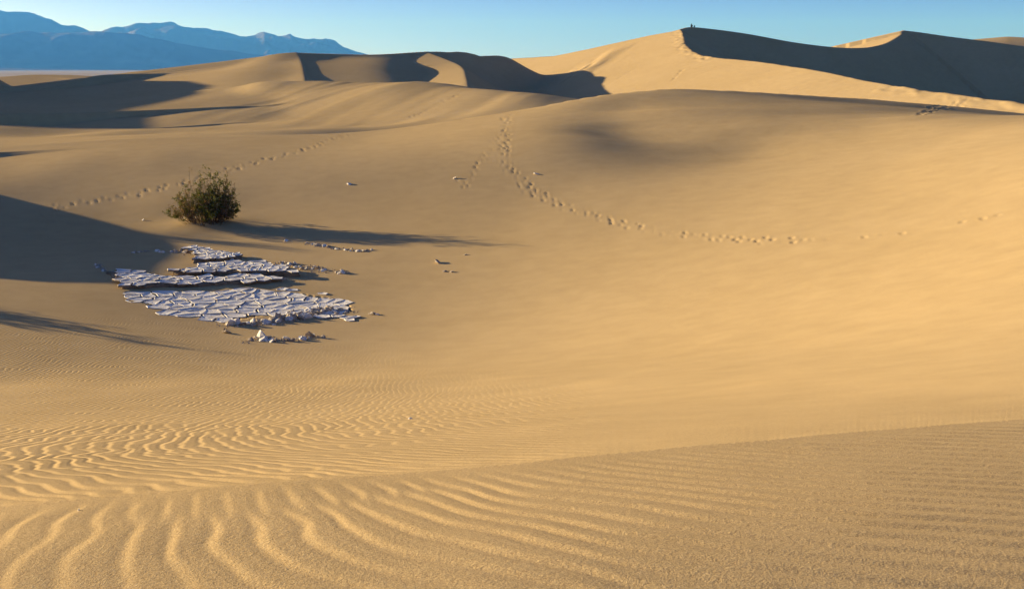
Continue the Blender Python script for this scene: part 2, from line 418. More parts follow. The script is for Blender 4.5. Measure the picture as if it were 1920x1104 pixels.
sm = np.array([point(*p) for p in SUMMIT])                  # trodden sand along the summit ridge
dn = np.full(xf.shape, 1e9)
for p0, p1 in zip(sm[2:-1], sm[3:]):
    e = p1 - p0; t = np.clip(((xf - p0[0]) * e[0] + (yf - p0[1]) * e[1]) / (e[0] ** 2 + e[1] ** 2), 0, 1)
    dn = np.minimum(dn, np.hypot(xf - p0[0] - t * e[0], yf - p0[1] - t * e[1]))
tread = np.where(yf > 225, 1.0, np.where(yf < 145, 0.6, 0.12))
Z[far] += np.exp(-(dn / 2.2) ** 2) * tread * (noise2(xf / 0.9, yf / 2.2, 14) * 0.16 + noise2(xf / 0.5, yf / 1.2, 15) * 0.07)
slip = np.exp(-((dn - 5) / 5) ** 2) * (yf < 235) * (yf > 150)
Z[far] += slip * noise2((yf + 0.4 * xf) / 1.3, (xf - 0.4 * yf) / 14, 16) * 0.05

hl = [ground_at(*p) for p in ((1135, 212), (1165, 240), (1230, 266), (1310, 276), (1390, 276))]
dh = np.full(xf.shape, 1e9)
for (x0, y0), (x1, y1) in zip(hl, hl[1:]):
    t = np.clip(((xf - x0) * (x1 - x0) + (yf - y0) * (y1 - y0)) / ((x1 - x0) ** 2 + (y1 - y0) ** 2), 0, 1)
    dh = np.minimum(dh, np.hypot(xf - x0 - t * (x1 - x0), yf - y0 - t * (y1 - y0)))
Z[far] -= 0.24 * np.exp(-(dh / 4.6) ** 2) * (1 + 0.5 * noise2(wx / 9, wy / 2.4, 17))
bmx, bmy = ground_at(388, 424)
Z += 0.30 * np.exp(-(((X - bmx) / 2.4) ** 2 + ((Y - bmy) / 1.9) ** 2))

# ---- sand ripples: cut into the mesh nearby, carried on as fine relief in the material farther off
cut_far = RR < 48
Xr, Yr = X[:, cut_far], Y[:, cut_far]
Rr = RG[:, cut_far]
rn = np.interp(TH, *crest(NEAR)[:2])[:, None]
yt = np.linspace(-60, 60, 2401)
bt = np.cumsum(5.0 / (1 + (np.abs(yt) / 10) ** 3)) * (yt[1] - yt[0])
w1 = 0.62 * noise2(Xr / 0.62, Yr / 0.62, 21) + 0.9 * noise2(Xr / 3.1, Yr / 3.1, 22) + 0.22 * noise2(Xr / 0.3, Yr / 0.3, 23)
w2 = 0.62 * noise2(Xr / 0.62, Yr / 0.62, 24) + 0.9 * noise2(Xr / 3.1, Yr / 3.1, 25) + 0.22 * noise2(Xr / 0.3, Yr / 0.3, 26)
base = Xr * (5.2 + 1.8 * sstep(5, 25, Yr)) + np.interp(Yr, yt, bt)
bx = np.linspace(-9, 9, 721)
Ax = np.cumsum(np.interp(bx, [-3, -1.6, 0, 1.6, 3], [4.8, 5.0, 4.2, 1.9, 1.4])) * (bx[1] - bx[0])
Bx = np.interp(bx, [-3, -1.6, 0, 1.6, 3], [1.2, 1.8, 5.0, 6.8, 7.2])
nbase = np.interp(Xr, bx, Ax) + np.interp(Xr, bx, Bx) * (Yr - 3.6)
inn = Rr < rn
P1 = np.where(inn, nbase + 0.75 * w1, base + w1)
P2 = np.where(inn, nbase + 0.75 * w2 + 0.35, base + w2 + 0.3)
w3 = 1 - 0.55 * sstep(-0.5, 1.5, Xr)
P1 = np.where(inn, nbase + 0.75 * w1 * w3, P1); P2 = np.where(inn, nbase + 0.75 * w2 * w3 + 0.2 * w3, P2)
MX = sstep(-0.15, 0.15, noise2(Xr / 1.3, Yr / 1.3, 27))
MX = np.where(inn, MX + (1 - MX) * sstep(-0.2, 0.7, Xr), MX)
def prof(p):
    a = 2 * pi * p
    return np.sin(a + 0.65 * np.sin(a + 0.4))
U = Xr / Yr * 2000 + 960                                    # strength of the ripples dies out towards the basin's right slope
amp_b = 0.0046 * (1 - 0.995 * sstep(-0.45, 0.35, Xr / np.maximum(Yr, 0.1) + 0.012 * (Yr - 8))) * sstep(0, 0.35, Rr - rn) * (1 - 0.35 * sstep(9, 30, Rr)) * (1 - sstep(38, 46, Rr))
amp_b *= 1 + 0.35 * noise2(Xr / 4, Yr / 4, 28)
amp_n = 0.0031 * (1 + 0.9 * sstep(-0.6, 1.2, Xr)) * sstep(0, 0.45, rn - Rr) 
amp_n = amp_n * (1 + 0.45 * noise2(Xr / 0.7, Yr / 0.5, 29))
amp = np.where(inn, amp_n, amp_b) * (np.abs(TH)[:, None] < 0.9) * (Yr > 0.5)
geo = 1 - sstep(5.6, 7.2, Rr)
rip = prof(P1) * MX + prof(P2) * (1 - MX)
Z[:, cut_far] += amp * geo * rip

# ---- footprints
random.seed(4)
TRACKS = [([(648, 252), (560, 283), (460, 308), (350, 338), (250, 362), (120, 380), (95, 400), (60, 440), (20, 470)], 1.0, 2),
          ([(948, 215), (943, 250), (940, 290), (955, 325), (990, 355), (1050, 385), (1130, 410), (1220, 433), (1330, 446), (1420, 452), (1510, 452)], 0.75, 2),
          ([(1510, 452), (1600, 445), (1700, 438)], 0.5, 1), ([(870, 354), (895, 322), (920, 282), (938, 256)], 0.6, 1),
          ([(768, 222), (800, 210), (830, 192), (866, 178)], 0.8, 2), ([(1800, 418), (1850, 408), (1915, 395)], 1.0, 1),
          ([(1728, 214), (1760, 202), (1800, 186)], 1.6, 3), ([(1262, 150), (1284, 128)], 1.4, 1), ([(845, 335), (860, 338)], 1, 1), ([(1190, 130), (1120, 168)], 1.0, 1)]
pits = []
for line, dep, n in TRACKS:
    pp = [ground_at(*p) for p in line]
    for k in range(n):
        off = (k - (n - 1) / 2) * 0.40 + random.uniform(-.1, .1)
        side = 1; carry = random.random() * .6
        for (x0, y0), (x1, y1) in zip(pp[:-1], pp[1:]):
            L = hypot(x1 - x0, y1 - y0); dx, dy = (x1 - x0) / L, (y1 - y0) / L
            while carry < L:
                s = off + side * 0.12 + random.uniform(-.1, .1) + 0.25 * sin(carry * 0.15 + k)
                if random.random() < 0.93:
                    pits.append((x0 + dx * carry - dy * s, y0 + dy * carry + dx * s, dep * random.choice((.3, .6, .8, 1, 1.2, 1.6))))
                side = -side; carry += random.uniform(.45, .95)
            carry -= L
for x, y, d in pits:
    th, r = atan2(x, y), hypot(x, y)
    hx = 0.55
    i0, i1 = np.searchsorted(TH, [th - hx / r, th + hx / r]); j0, j1 = np.searchsorted(RR, [r - 0.9, r + 0.9])
    if i1 - i0 < 1 or j1 - j0 < 1: continue
    sl = (slice(i0, i1), slice(j0, j1))
    sx = max(0.10, r * 0.0013); sy = max(0.14, r * 0.0026)
    e = ((X[sl] - x) / sx) ** 2 + ((Y[sl] - y) / sy) ** 2
    Z[sl] += d * (-0.06 * np.exp(-e) + 0.014 * np.exp(-((np.sqrt(e) - 1.7) / 0.5) ** 2))

ZG = Z.copy()                                                # the surface before the crust cracked
def grid_mesh(name, X, Y, Z):
    n, m = X.shape
    me = bpy.data.meshes.new(name)
    me.vertices.add(n * m)
    me.vertices.foreach_set('co', np.stack([X, Y, Z], -1).astype(np.float32).ravel())
    i = np.arange(n - 1)[:, None] * m + np.arange(m - 1)[None, :]
    f = np.stack([i + m, i + m + 1, i + 1, i], -1).reshape(-1, 4).astype(np.int32)
    nf = len(f)
    me.loops.add(nf * 4); me.loops.foreach_set('vertex_index', f.ravel())
    me.polygons.add(nf)
    me.polygons.foreach_set('loop_start', np.arange(nf, dtype=np.int32) * 4)
    me.polygons.foreach_set('use_smooth', np.ones(nf, bool))
    me.update(calc_edges=True)
    return me

# ------------------------------------------------------------------ materials
class Mat:
    def __init__(self, name, rough=1.0, spec=0.0):
        self.m = bpy.data.materials.new(name); self.m.use_nodes = True
        self.n = self.m.node_tree.nodes; self.l = self.m.node_tree.links
        self.b = self.n['Principled BSDF']
        self.b.inputs['Roughness'].default_value = rough
        self.b.inputs['Specular IOR Level'].default_value = spec
        self.pos = self.n.new('ShaderNodeTexCoord').outputs['Object']
    def noise(self, scale, detail=4, rough=0.6, vec=None):
        t = self.n.new('ShaderNodeTexNoise'); t.inputs['Scale'].default_value = scale; t.inputs['Detail'].default_value = detail; t.inputs['Roughness'].default_value = rough
        self.l.new(vec or self.pos, t.inputs['Vector']); return t.outputs['Fac']
    def ramp(self, fac, stops):
        r = self.n.new('ShaderNodeValToRGB'); e = r.color_ramp.elements
        while len(e) < len(stops): e.new(0.5)
        for k, (p, c) in enumerate(stops): e[k].position = p; e[k].color = (*c, 1)
        self.l.new(fac, r.inputs[0]); return r.outputs[0]
    def mix(self, fac, a, b, mode='MIX'):
        x = self.n.new('ShaderNodeMix'); x.data_type = 'RGBA'; x.blend_type = mode
        for s, val in ((x.inputs[0], fac), (x.inputs[6], a), (x.inputs[7], b)):
            if hasattr(val, 'links'): self.l.new(val, s)
            else: s.default_value = val if isinstance(val, (int, float)) else (*val, 1)
        return x.outputs[2]
    def math(self, op, a, b=0.0):
        x = self.n.new('ShaderNodeMath'); x.operation = op
        for s, val in ((x.inputs[0], a), (x.inputs[1], b)):
            if hasattr(val, 'links'): self.l.new(val, s)
            else: s.default_value = val
        return x.outputs[0]
    def attr(self, name):
        a = self.n.new('ShaderNodeAttribute'); a.attribute_name = name; return a.outputs['Fac']
    def color(self, c): self.l.new(c, self.b.inputs['Base Color'])
    def bump(self, h, dist, strength=1.0, after=None):
        x = self.n.new('ShaderNodeBump'); x.inputs['Distance'].default_value = dist; x.inputs['Strength'].default_value = strength
        self.l.new(h, x.inputs['Height'])
        if after: self.l.new(after, x.inputs['Normal'])
        self.l.new(x.outputs[0], self.b.inputs['Normal']); return x.outputs[0]

sand = Mat('sand')
big = sand.noise(0.05, 4); mid = sand.noise(0.9, 5); grain = sand.noise(170, 3, 0.7); fine = sand.noise(45, 4, 0.7)
c = sand.ramp(big, [(0.3, (0.505, 0.372, 0.195)), (0.7, (0.55, 0.412, 0.224))])
c = sand.mix(0.5, c, sand.ramp(mid, [(0.3, (0.44, 0.44, 0.44)), (0.7, (0.56, 0.56, 0.56))]), 'OVERLAY')
c = sand.mix(0.8, c, sand.ramp(grain, [(0.34, (0.24, 0.23, 0.22)), (0.5, (0.5, 0.5, 0.5)), (0.68, (0.74, 0.73, 0.70))]), 'OVERLAY')
c = sand.mix(0.35, c, sand.ramp(fine, [(0.3, (0.38, 0.38, 0.38)), (0.7, (0.6, 0.6, 0.6))]), 'OVERLAY')
sand.color(c)
def sine(ph):
    a = sand.math('MULTIPLY', ph, 2 * pi)
    return sand.math('SINE', sand.math('ADD', a, sand.math('MULTIPLY', sand.math('SINE', sand.math('ADD', a, 0.4)), 0.65)))
mx = sand.attr('ripple_mix')
hgt = sand.math('ADD', sand.math('MULTIPLY', sine(sand.attr('ripple_a')), mx), sand.math('MULTIPLY', sine(sand.attr('ripple_b')), sand.math('SUBTRACT', 1.0, mx)))
hgt = sand.math('MULTIPLY', hgt, sand.attr('ripple_height'))
nrm = sand.bump(hgt, 1.0)
nrm = sand.bump(sand.math('MULTIPLY', sand.attr('grain'), sand.math('ADD', sand.math('MULTIPLY', grain, 0.5), sand.math('MULTIPLY', fine, 0.9))), 0.006, 0.85, nrm)

# the sand lies lower under the cracked crust
BED = [(218, 549), (240, 543), (330, 545), (480, 543), (560, 547), (640, 560), (668, 572), (673, 582), (655, 589), (600, 590), (560, 586), (500, 590), (445, 600), (400, 601), (340, 593), (290, 578), (250, 563)]
bp = [ground_at(*p) for p in BED]
bcx = sum(p[0] for p in bp) / len(bp); bcy = sum(p[1] for p in bp) / len(bp)
bp = [(bcx + (x - bcx) * 0.93, bcy + (y - bcy) * 0.88) for x, y in bp]
i0, i1 = np.searchsorted(TH, [-0.40, -0.10]); j0, j1 = np.searchsorted(RR, [34, 56])
sx_, sy_ = X[i0:i1, j0:j1], Y[i0:i1, j0:j1]
ins = np.zeros(sx_.shape, bool)
for (x0, y0), (x1, y1) in zip(bp, bp[1:] + bp[:1]):
    ins ^= ((y0 > sy_) != (y1 > sy_)) & (sx_ < (x1 - x0) * (sy_ - y0) / (y1 - y0 + 1e-12) + x0)
Z[i0:i1, j0:j1] -= 0.16 * ins

me = grid_mesh('sand_dunes', X, Y, Z)
me.materials.append(sand.m)
def put_attr(name, val):
    full = np.zeros(X.shape, np.float32); full[:, cut_far] = val
    if name != 'ripple_height': full[:, ~cut_far] = full[:, int(cut_far.sum()) - 1][:, None]
    a = me.attributes.new(name, 'FLOAT', 'POINT'); a.data.foreach_set('value', full.ravel())
put_attr('ripple_a', P1); put_attr('ripple_b', P2); put_attr('ripple_mix', MX); put_attr('ripple_height', amp * (1 - geo))
ga = me.attributes.new('grain', 'FLOAT', 'POINT'); ga.data.foreach_set('value', (1 - 0.94 * sstep(4, 22, RG)).astype(np.float32).ravel())
dunes = bpy.data.objects.new('sand_dunes', me); COL.objects.link(dunes); dunes['kind'] = 'structure'

# ------------------------------------------------------------------ the valley floor out to the mountains, the mountains, the haze
def struct(name, me, mat, kind='structure'):
    o = bpy.data.objects.new(name, me); COL.objects.link(o); me.materials.append(mat); o['kind'] = kind
    return o
flat = Mat('desert_floor')
flat.color(flat.ramp(flat.noise(0.0015, 6), [(0.3, (0.42, 0.36, 0.28)), (0.7, (0.55, 0.50, 0.42))]))
bm = bmesh.new()
bmesh.ops.create_circle(bm, cap_ends=True, segments=96, radius=27500)
fm = bpy.data.meshes.new('desert_floor'); bm.to_mesh(fm); bm.free()
fl = struct('desert_floor', fm, flat.m); fl.location.z = -14.2

RIDGE = [(-900, 60), (-500, 40), (-250, 22), (-100, 30), (0, 18), (50, 22), (75, 25), (95, 30), (115, 40), (140, 44), (175, 54), (215, 50), (235, 46), (270, 42), (300, 45), (330, 43), (360, 52), (400, 58), (450, 66), (480, 67), (495, 63), (520, 70),
         (545, 69), (575, 75), (600, 77), (612, 75), (630, 78), (645, 88), (690, 101), (740, 112), (820, 122), (950, 127), (1300, 125), (1800, 126), (2400, 122)]
a = np.array(RIDGE, float); rth, rq = sight(a[:, 0], a[:, 1])
tm = np.concatenate([np.linspace(-1.0, -0.52, 60)[:-1], np.linspace(-0.52, -0.08, 560), np.linspace(-0.08, 0.6, 60)[1:]]); rm = np.linspace(11500, 23500, 110)
TM, RM = np.meshgrid(tm, rm, indexing='ij')
XM, YM = np.sin(TM) * RM, np.cos(TM) * RM
top = np.interp(TM, rth, rq) * 19500 * (1 + 0.10 * (1 - sstep(-0.46, -0.36, TM)))
def ridged(x, y, s, seed):
    v = 0; w = 1; t = 0
    for k in range(5):
        v = v + w * (1 - np.abs(noise2(x / s, y / s, seed + k)) * 2); t += w; w *= 0.5; s *= 0.47
    return v / t
shape = np.interp(RM, [11500, 15000, 17300, 19500, 23500], [0, 0.10, 0.42, 1.0, 0.5])
rg = ridged(XM, YM, 2600, 40)
ZM = top * shape
inner = sstep(11500, 13000, RM) * (1 - 0.8 * np.exp(-((RM - 19500) / 500) ** 2))
ZM = ZM + inner * np.maximum(top, 0) * 0.5 * (rg - 0.35) + 30 * noise2(XM / 330, YM / 330, 61) * sstep(14000, 18000, RM) * np.clip(top / 500, 0, 1) + 20 * noise2(XM / 150, YM / 150, 60) * sstep(12500, 16000, RM) * np.clip(top / 600, 0, 1)
second = 560 * np.interp(TM, *[np.array(k) for k in zip(*[(float(sight(u, 100)[0]), h) for u, h in ((-900, .7), (-100, .85), (100, 1.0), (200, .93), (330, .62), (450, .42), (560, .2), (700, 0.05), (2400, .05))])])
ZM = np.maximum(ZM, second * np.exp(-((RM - 14800) / 1100) ** 2) * (0.75 + 0.35 * rg))
ZM = np.where(RM < 11600, -30, ZM - 14)
rock = Mat('mountain_rock')
rock.color(rock.ramp(rock.noise(0.0012, 8, 0.65), [(0.3, (0.09, 0.078, 0.075)), (0.55, (0.13, 0.112, 0.105)), (0.75, (0.22, 0.19, 0.17))]))
mo = struct('mountains', grid_mesh('mountains', XM, YM, ZM), rock.m)

hb = bmesh.new(); bmesh.ops.create_cube(hb, size=1.0)
hm = bpy.data.meshes.new('haze'); hb.to_mesh(hm); hb.free()
hz = bpy.data.materials.new('haze'); hz.use_nodes = True
hn = hz.node_tree.nodes; hn.clear()
ho = hn.new('ShaderNodeOutputMaterial'); hv = hn.new('ShaderNodeVolumePrincipled')
hv.inputs['Color'].default_value = (0.06, 0.28, 1.0, 1)
hv.inputs['Absorption Color'].default_value = (1, 1, 1, 1)
hv.inputs['Density'].default_value = 6.0e-5
hv.inputs['Anisotropy'].default_value = 0.1
hz.node_tree.links.new(hv.outputs[0], ho.inputs['Volume'])
haze = struct('haze', hm, hz, 'stuff')
haze.scale = (56000, 56000, 1180 + 40); haze.location = (0, 0, (1180 - 40) / 2)

# ------------------------------------------------------------------ helpers for things
def obj(name, me, mat, parent=None):
    o = bpy.data.objects.new(name, me); COL.objects.link(o)
    if mat and not me.materials: me.materials.append(mat)
    if parent: o.parent = parent
    return o
def tag(o, label, cat, group=None):
    o['label'] = label; o['category'] = cat
    if group: o['group'] = group
    return o
def empty(name, loc):
    o = bpy.data.objects.new(name, None); COL.objects.link(o); o.location = loc; return o
def mesh(name, vs, fs, smooth=False):
    me = bpy.data.meshes.new(name); me.from_pydata(vs, [], fs); me.update()
    if smooth: me.polygons.foreach_set('use_smooth', [True] * len(me.polygons))
    return me

mud = Mat('dried_mud', 0.95, 0.1)
mc = mud.ramp(mud.noise(1.1, 6), [(0.3, (0.66, 0.60, 0.51)), (0.5, (0.85, 0.82, 0.755)), (0.75, (0.90, 0.88, 0.83))])
mc = mud.mix(0.6, mc, mud.ramp(mud.noise(9, 5, 0.7), [(0.3, (0.38, 0.37, 0.35)), (0.7, (0.58, 0.58, 0.58))]), 'OVERLAY')
mud.color(mc)
mud.bump(mud.noise(14, 5, 0.7), 0.02, 0.6)
lip = Mat('mud_edge_shade', 1.0)  # mud brown darkened: the shade on ledge sides is put into the colour
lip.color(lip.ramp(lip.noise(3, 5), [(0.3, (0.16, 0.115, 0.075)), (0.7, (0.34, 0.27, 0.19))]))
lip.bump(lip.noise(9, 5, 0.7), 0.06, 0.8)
crumb = Mat('mud_rubble', 1.0)
cc = crumb.ramp(crumb.noise(2.5, 4), [(0.3, (0.36, 0.29, 0.21)), (0.6, (0.52, 0.46, 0.38)), (0.8, (0.64, 0.61, 0.56))])
crumb.color(cc)
crumb.bump(crumb.noise(20, 4), 0.02, 0.6)

# ------------------------------------------------------------------ cracked mud beds
def inside(x, y, poly):
    c = False
    for (x0, y0), (x1, y1) in zip(poly, poly[1:] + poly[:1]):
        if (y0 > y) != (y1 > y) and x < (x1 - x0) * (y - y0) / (y1 - y0) + x0: c = not c
    return c
def clip(poly, px, py, nx, ny):
    out = []
    for a, b in zip(poly, poly[1:] + poly[:1]):
        da = (a[0] - px) * nx + (a[1] - py) * ny; db = (b[0] - px) * nx + (b[1] - py) * ny
        if da <= 0: out.append(a)
        if da * db < 0:
            t = da / (da - db); out.append((a[0] + (b[0] - a[0]) * t, a[1] + (b[1] - a[1]) * t))
    return out
def shrink(poly, d):
    n = len(poly); out = []
    cx = sum(p[0] for p in poly) / n; cy = sum(p[1] for p in poly) / n
    for x, y in poly:
        l = hypot(x - cx, y - cy) + 1e-6; k = max(0.35, 1 - d / l)
        out.append((cx + (x - cx) * k, cy + (y - cy) * k))
    return out
def cells(poly, sx, sy, rng, jit=0.47, ang=0.0):
    xs = [p[0] for p in poly]; ys = [p[1] for p in poly]
    seeds = []
    ca, sa = cos(ang), sin(ang)
    for i in range(-80, 80):
        for j in range(-80, 80):
            a = (i + (0.5 if j % 2 else 0) + rng.uniform(-jit, jit)) * sx; b = (j + rng.uniform(-jit, jit)) * sy
            x = (min(xs) + max(xs)) / 2 + a * ca - b * sa; y = (min(ys) + max(ys)) / 2 + a * sa + b * ca
            if min(xs) - 2.5 * sx < x < max(xs) + 2.5 * sx and min(ys) - 2.5 * sy < y < max(ys) + 2.5 * sy: seeds.append((x, y))
    out = []
    for k, (x, y) in enumerate(seeds):
        if not inside(x, y, poly): continue
        c = [(x - 3 * sx, y - 3 * sy), (x + 3 * sx, y - 3 * sy), (x + 3 * sx, y + 3 * sy), (x - 3 * sx, y + 3 * sy)]
        for q, (x2, y2) in enumerate(seeds):
            if q == k or abs(x2 - x) > 4 * sx or abs(y2 - y) > 4 * sy: continue
            c = clip(c, (x + x2) / 2, (y + y2) / 2, x2 - x, y2 - y)
            if len(c) < 3: break
        if len(c) >= 3: out.append(c)
    return out
def plate_mesh(c, h, thick, gap, rng, x0, y0, z0, zfun):
    c = shrink(c, gap)
    ring = []
    for a, b in zip(c, c[1:] + c[:1]):
        ring.append(a)
        l = hypot(b[0] - a[0], b[1] - a[1])
        if l > 0.3:
            t = rng.uniform(.35, .65); k = rng.uniform(-.07, .07) * l
            ring.append((a[0] + (b[0] - a[0]) * t - (b[1] - a[1]) / l * k, a[1] + (b[1] - a[1]) * t + (b[0] - a[0]) / l * k))
    n = len(ring); top = shrink(ring, 0.03); mid = shrink(ring, 0.12)
    cx = sum(p[0] for p in ring) / n; cy = sum(p[1] for p in ring) / n
    tx, ty = rng.gauss(0, .014), rng.gauss(0, .014); dz = rng.uniform(-.012, .012)
    hh = lambda x, y, e: zfun(x, y) + h + dz + tx * (x - cx) + ty * (y - cy) + e - z0
    v = [(x - x0, y - y0, hh(x, y, -thick)) for x, y in ring] + [(x - x0, y - y0, hh(x, y, -.02)) for x, y in ring]
    v += [(x - x0, y - y0, hh(x, y, 0.0)) for x, y in top] + [(x - x0, y - y0, hh(x, y, -.012 + rng.uniform(-.006, .006))) for x, y in mid] + [(cx - x0, cy - y0, hh(cx, cy, -.02))]
    f = []
    for k in range(n):
        q = (k + 1) % n
        for s in (0, n, 2 * n): f.append((s + k, s + q, s + n + q, s + n + k))
        f.append((3 * n + k, 3 * n + q, 4 * n))
    me_ = mesh('mud_plate', v, f)
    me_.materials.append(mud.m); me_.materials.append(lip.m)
    me_.polygons.foreach_set('material_index', [1 if k % 4 == 0 else 0 for k in range(4 * n)])   # brown side walls, darkened to paint shade into the cracks
    return me_
def px_poly(p): return [ground_at(*a) for a in p]
def mud_bed(name, label, outline, sx, sy, h, thick, gap, seed, slab=0.0, ang=0.0, lift=None):
    rng = random.Random(seed)
    poly = px_poly(outline)
    cx = sum(p[0] for p in poly) / len(poly); cy = sum(p[1] for p in poly) / len(poly); cz = height(cx, cy)
    lift = lift or (lambda x, y: 0.0)
    zf = lambda x, y: height(x, y) + lift(x, y)
    root = empty(name, (cx, cy, cz)); tag(root, label, 'dried mud')
    if slab:
        ring = []
        for a, b in zip(poly, poly[1:] + poly[:1]):
            m = max(1, int(hypot(b[0] - a[0], b[1] - a[1]) / 0.35))
            for k in range(m):
                t = k / m; ring.append((a[0] + (b[0] - a[0]) * t + rng.gauss(0, .07), a[1] + (b[1] - a[1]) * t + rng.gauss(0, .07)))
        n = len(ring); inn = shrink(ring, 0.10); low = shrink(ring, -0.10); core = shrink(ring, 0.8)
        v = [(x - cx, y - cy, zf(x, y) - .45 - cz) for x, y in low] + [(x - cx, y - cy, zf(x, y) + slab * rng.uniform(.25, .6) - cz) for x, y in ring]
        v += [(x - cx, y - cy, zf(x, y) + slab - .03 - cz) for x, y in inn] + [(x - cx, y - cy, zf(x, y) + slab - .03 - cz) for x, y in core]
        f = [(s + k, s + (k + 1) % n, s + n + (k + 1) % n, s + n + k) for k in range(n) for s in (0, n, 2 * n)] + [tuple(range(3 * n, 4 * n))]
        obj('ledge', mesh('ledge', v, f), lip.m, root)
    for c in cells(poly, sx, sy, rng, ang=ang):
        g = gap * rng.uniform(.6, 1.6)
        obj('mud_plate', plate_mesh(c, h + slab, thick, g, rng, cx, cy, cz, zf), mud.m, root)
    return root

mud_bed('cracked_mud_bed', 'broad flat bed of pale cracked mud plates in the sandy hollow', BED, 0.52, 0.92, 0.02, 0.22, 0.03, 3, ang=-0.5)
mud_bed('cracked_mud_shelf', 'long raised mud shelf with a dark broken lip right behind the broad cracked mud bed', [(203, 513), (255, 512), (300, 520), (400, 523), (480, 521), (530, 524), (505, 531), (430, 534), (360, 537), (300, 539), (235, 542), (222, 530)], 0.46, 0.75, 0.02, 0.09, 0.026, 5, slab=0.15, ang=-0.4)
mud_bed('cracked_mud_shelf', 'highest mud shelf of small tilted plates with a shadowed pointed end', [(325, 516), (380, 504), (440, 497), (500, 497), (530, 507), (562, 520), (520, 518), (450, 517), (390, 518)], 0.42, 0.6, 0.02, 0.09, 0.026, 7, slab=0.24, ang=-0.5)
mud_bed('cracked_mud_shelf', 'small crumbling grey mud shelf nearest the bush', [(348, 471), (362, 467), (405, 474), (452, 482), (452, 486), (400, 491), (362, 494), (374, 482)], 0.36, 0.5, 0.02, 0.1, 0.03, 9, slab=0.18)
mud_bed('cracked_mud_bed', 'small outlying patch of grey mud plates past the rubble bank', [(590, 594), (615, 590), (655, 592), (672, 595), (660, 600), (620, 600)], 0.42, 0.6, 0.04, 0.12, 0.03, 11)
mud_bed('cracked_mud_bed', 'thin half buried strip of mud plates behind the broad bed', [(500, 541), (530, 539), (590, 547), (640, 556), (618, 554), (560, 546)], 0.4, 0.5, 0.03, 0.1, 0.03, 13)

# ------------------------------------------------------------------ loose clods and rubble banks
rng = random.Random(17)
CLOD = []
for k in range(8):
    bm = bmesh.new(); bmesh.ops.create_icosphere(bm, subdivisions=2 if k < 3 else 1, radius=1.0)
    for v in bm.verts:
        n = 1 + rng.uniform(-.28, .22); v.co = Vector((v.co.x * n, v.co.y * n * rng.uniform(.8, 1.1), max(-.5, v.co.z * .62 * n)))
    me_ = bpy.data.meshes.new('mud_clod'); bm.to_mesh(me_); bm.free()
    me_.materials.append((mud if k % 2 else crumb).m); CLOD.append(me_)
def clod(x, y, s, label, group=None, tilt=0.5, flat=1.0, word=None):
    k = rng.randrange(8)
    if word: label = word + (' pale ' if k % 2 else ' brown ') + label
    o = bpy.data.objects.new('mud_clod', CLOD[k]); COL.objects.link(o)
    o.location = (x, y, height(x, y) + s * .12)
    o.scale = (s * rng.uniform(.8, 1.4), s * rng.uniform(.8, 1.3), s * flat * rng.uniform(.6, 1.0))
    o.rotation_euler = (rng.gauss(0, tilt), rng.gauss(0, tilt), rng.uniform(0, 6.28))
    return tag(o, label, 'clod', group)
def bank(line, n, size, spread, label, group, crumbs):
    pp = px_poly(line)
    seg = [hypot(b[0] - a[0], b[1] - a[1]) for a, b in zip(pp, pp[1:])]
    def pick():
        t = rng.uniform(0, sum(seg)); k = 0
        while k < len(seg) - 1 and t > seg[k]: t -= seg[k]; k += 1
        a, b = pp[k], pp[k + 1]; f = t / seg[k]
        return a[0] + (b[0] - a[0]) * f + rng.gauss(0, spread * .7), a[1] + (b[1] - a[1]) * f + rng.gauss(0, spread)
    for k in range(n):
        x, y = pick(); m, w = rng.choice(((.55, 'tiny'), (.7, 'small'), (.8, 'small'), (1, 'middling'), (1, 'middling'), (1.35, 'large')))
        clod(x, y, size * m, label, group, word=w)
    vs, fs = [], []
    x0, y0 = pp[0]; z0 = height(x0, y0)
    for k in range(crumbs):
        x, y = pick(); x += rng.gauss(0, spread * .6); y += rng.gauss(0, spread * .8)
        s = rng.uniform(.02, .075); z = height(x, y); b = len(vs)
        for dx, dy, dz in ((1, 0, 0), (-.5, .85, 0), (-.5, -.85, 0), (0, 0, 1.1)):
            vs.append((x - x0 + dx * s * rng.uniform(.6, 1.4), y - y0 + dy * s * rng.uniform(.6, 1.4), z - z0 - .02 + dz * s * rng.uniform(.7, 1.4)))
        fs += [(b, b + 1, b + 3), (b + 1, b + 2, b + 3), (b + 2, b, b + 3)]
    o = obj('mud_crumbs', mesh('mud_crumbs', vs, fs), crumb.m); o.location = (x0, y0, z0); o['kind'] = 'stuff'
    o['label'] = 'fine crumbs of broken mud ' + label.split(' clod ')[1]; o['category'] = 'rubble'
bank([(415, 611), (480, 606), (540, 598), (570, 588), (610, 584), (655, 586)], 58, .15, .34, 'mud clod in the rubble bank before the broad cracked bed', 'clods of the front rubble bank', 420)
bank([(470, 606), (540, 600), (570, 592)], 22, .20, .25, 'mud clod in the rubble bank before the broad cracked bed', 'clods of the front rubble bank', 120)
bank([(250, 474), (275, 471), (300, 472), (350, 473), (365, 469)], 26, .12, .16, 'mud clod in the row leading up to the crumbling grey shelf', 'clods of the row at the grey shelf', 110)
bank([(355, 474), (400, 480), (440, 486)], 26, .13, .25, 'mud clod on top of the crumbling grey shelf', 'clods on the grey shelf', 100)
bank([(520, 492), (560, 499), (600, 506), (650, 512)], 34, .13, .2, 'mud clod in the scattered line behind the pointed mud shelf', 'clods of the line past the mud shelves', 160)
bank([(575, 457), (620, 465), (660, 470), (702, 470)], 26, .10, .10, 'mud clod in the thin curved line below the bush shadow', 'clods of the thin curved line', 140)
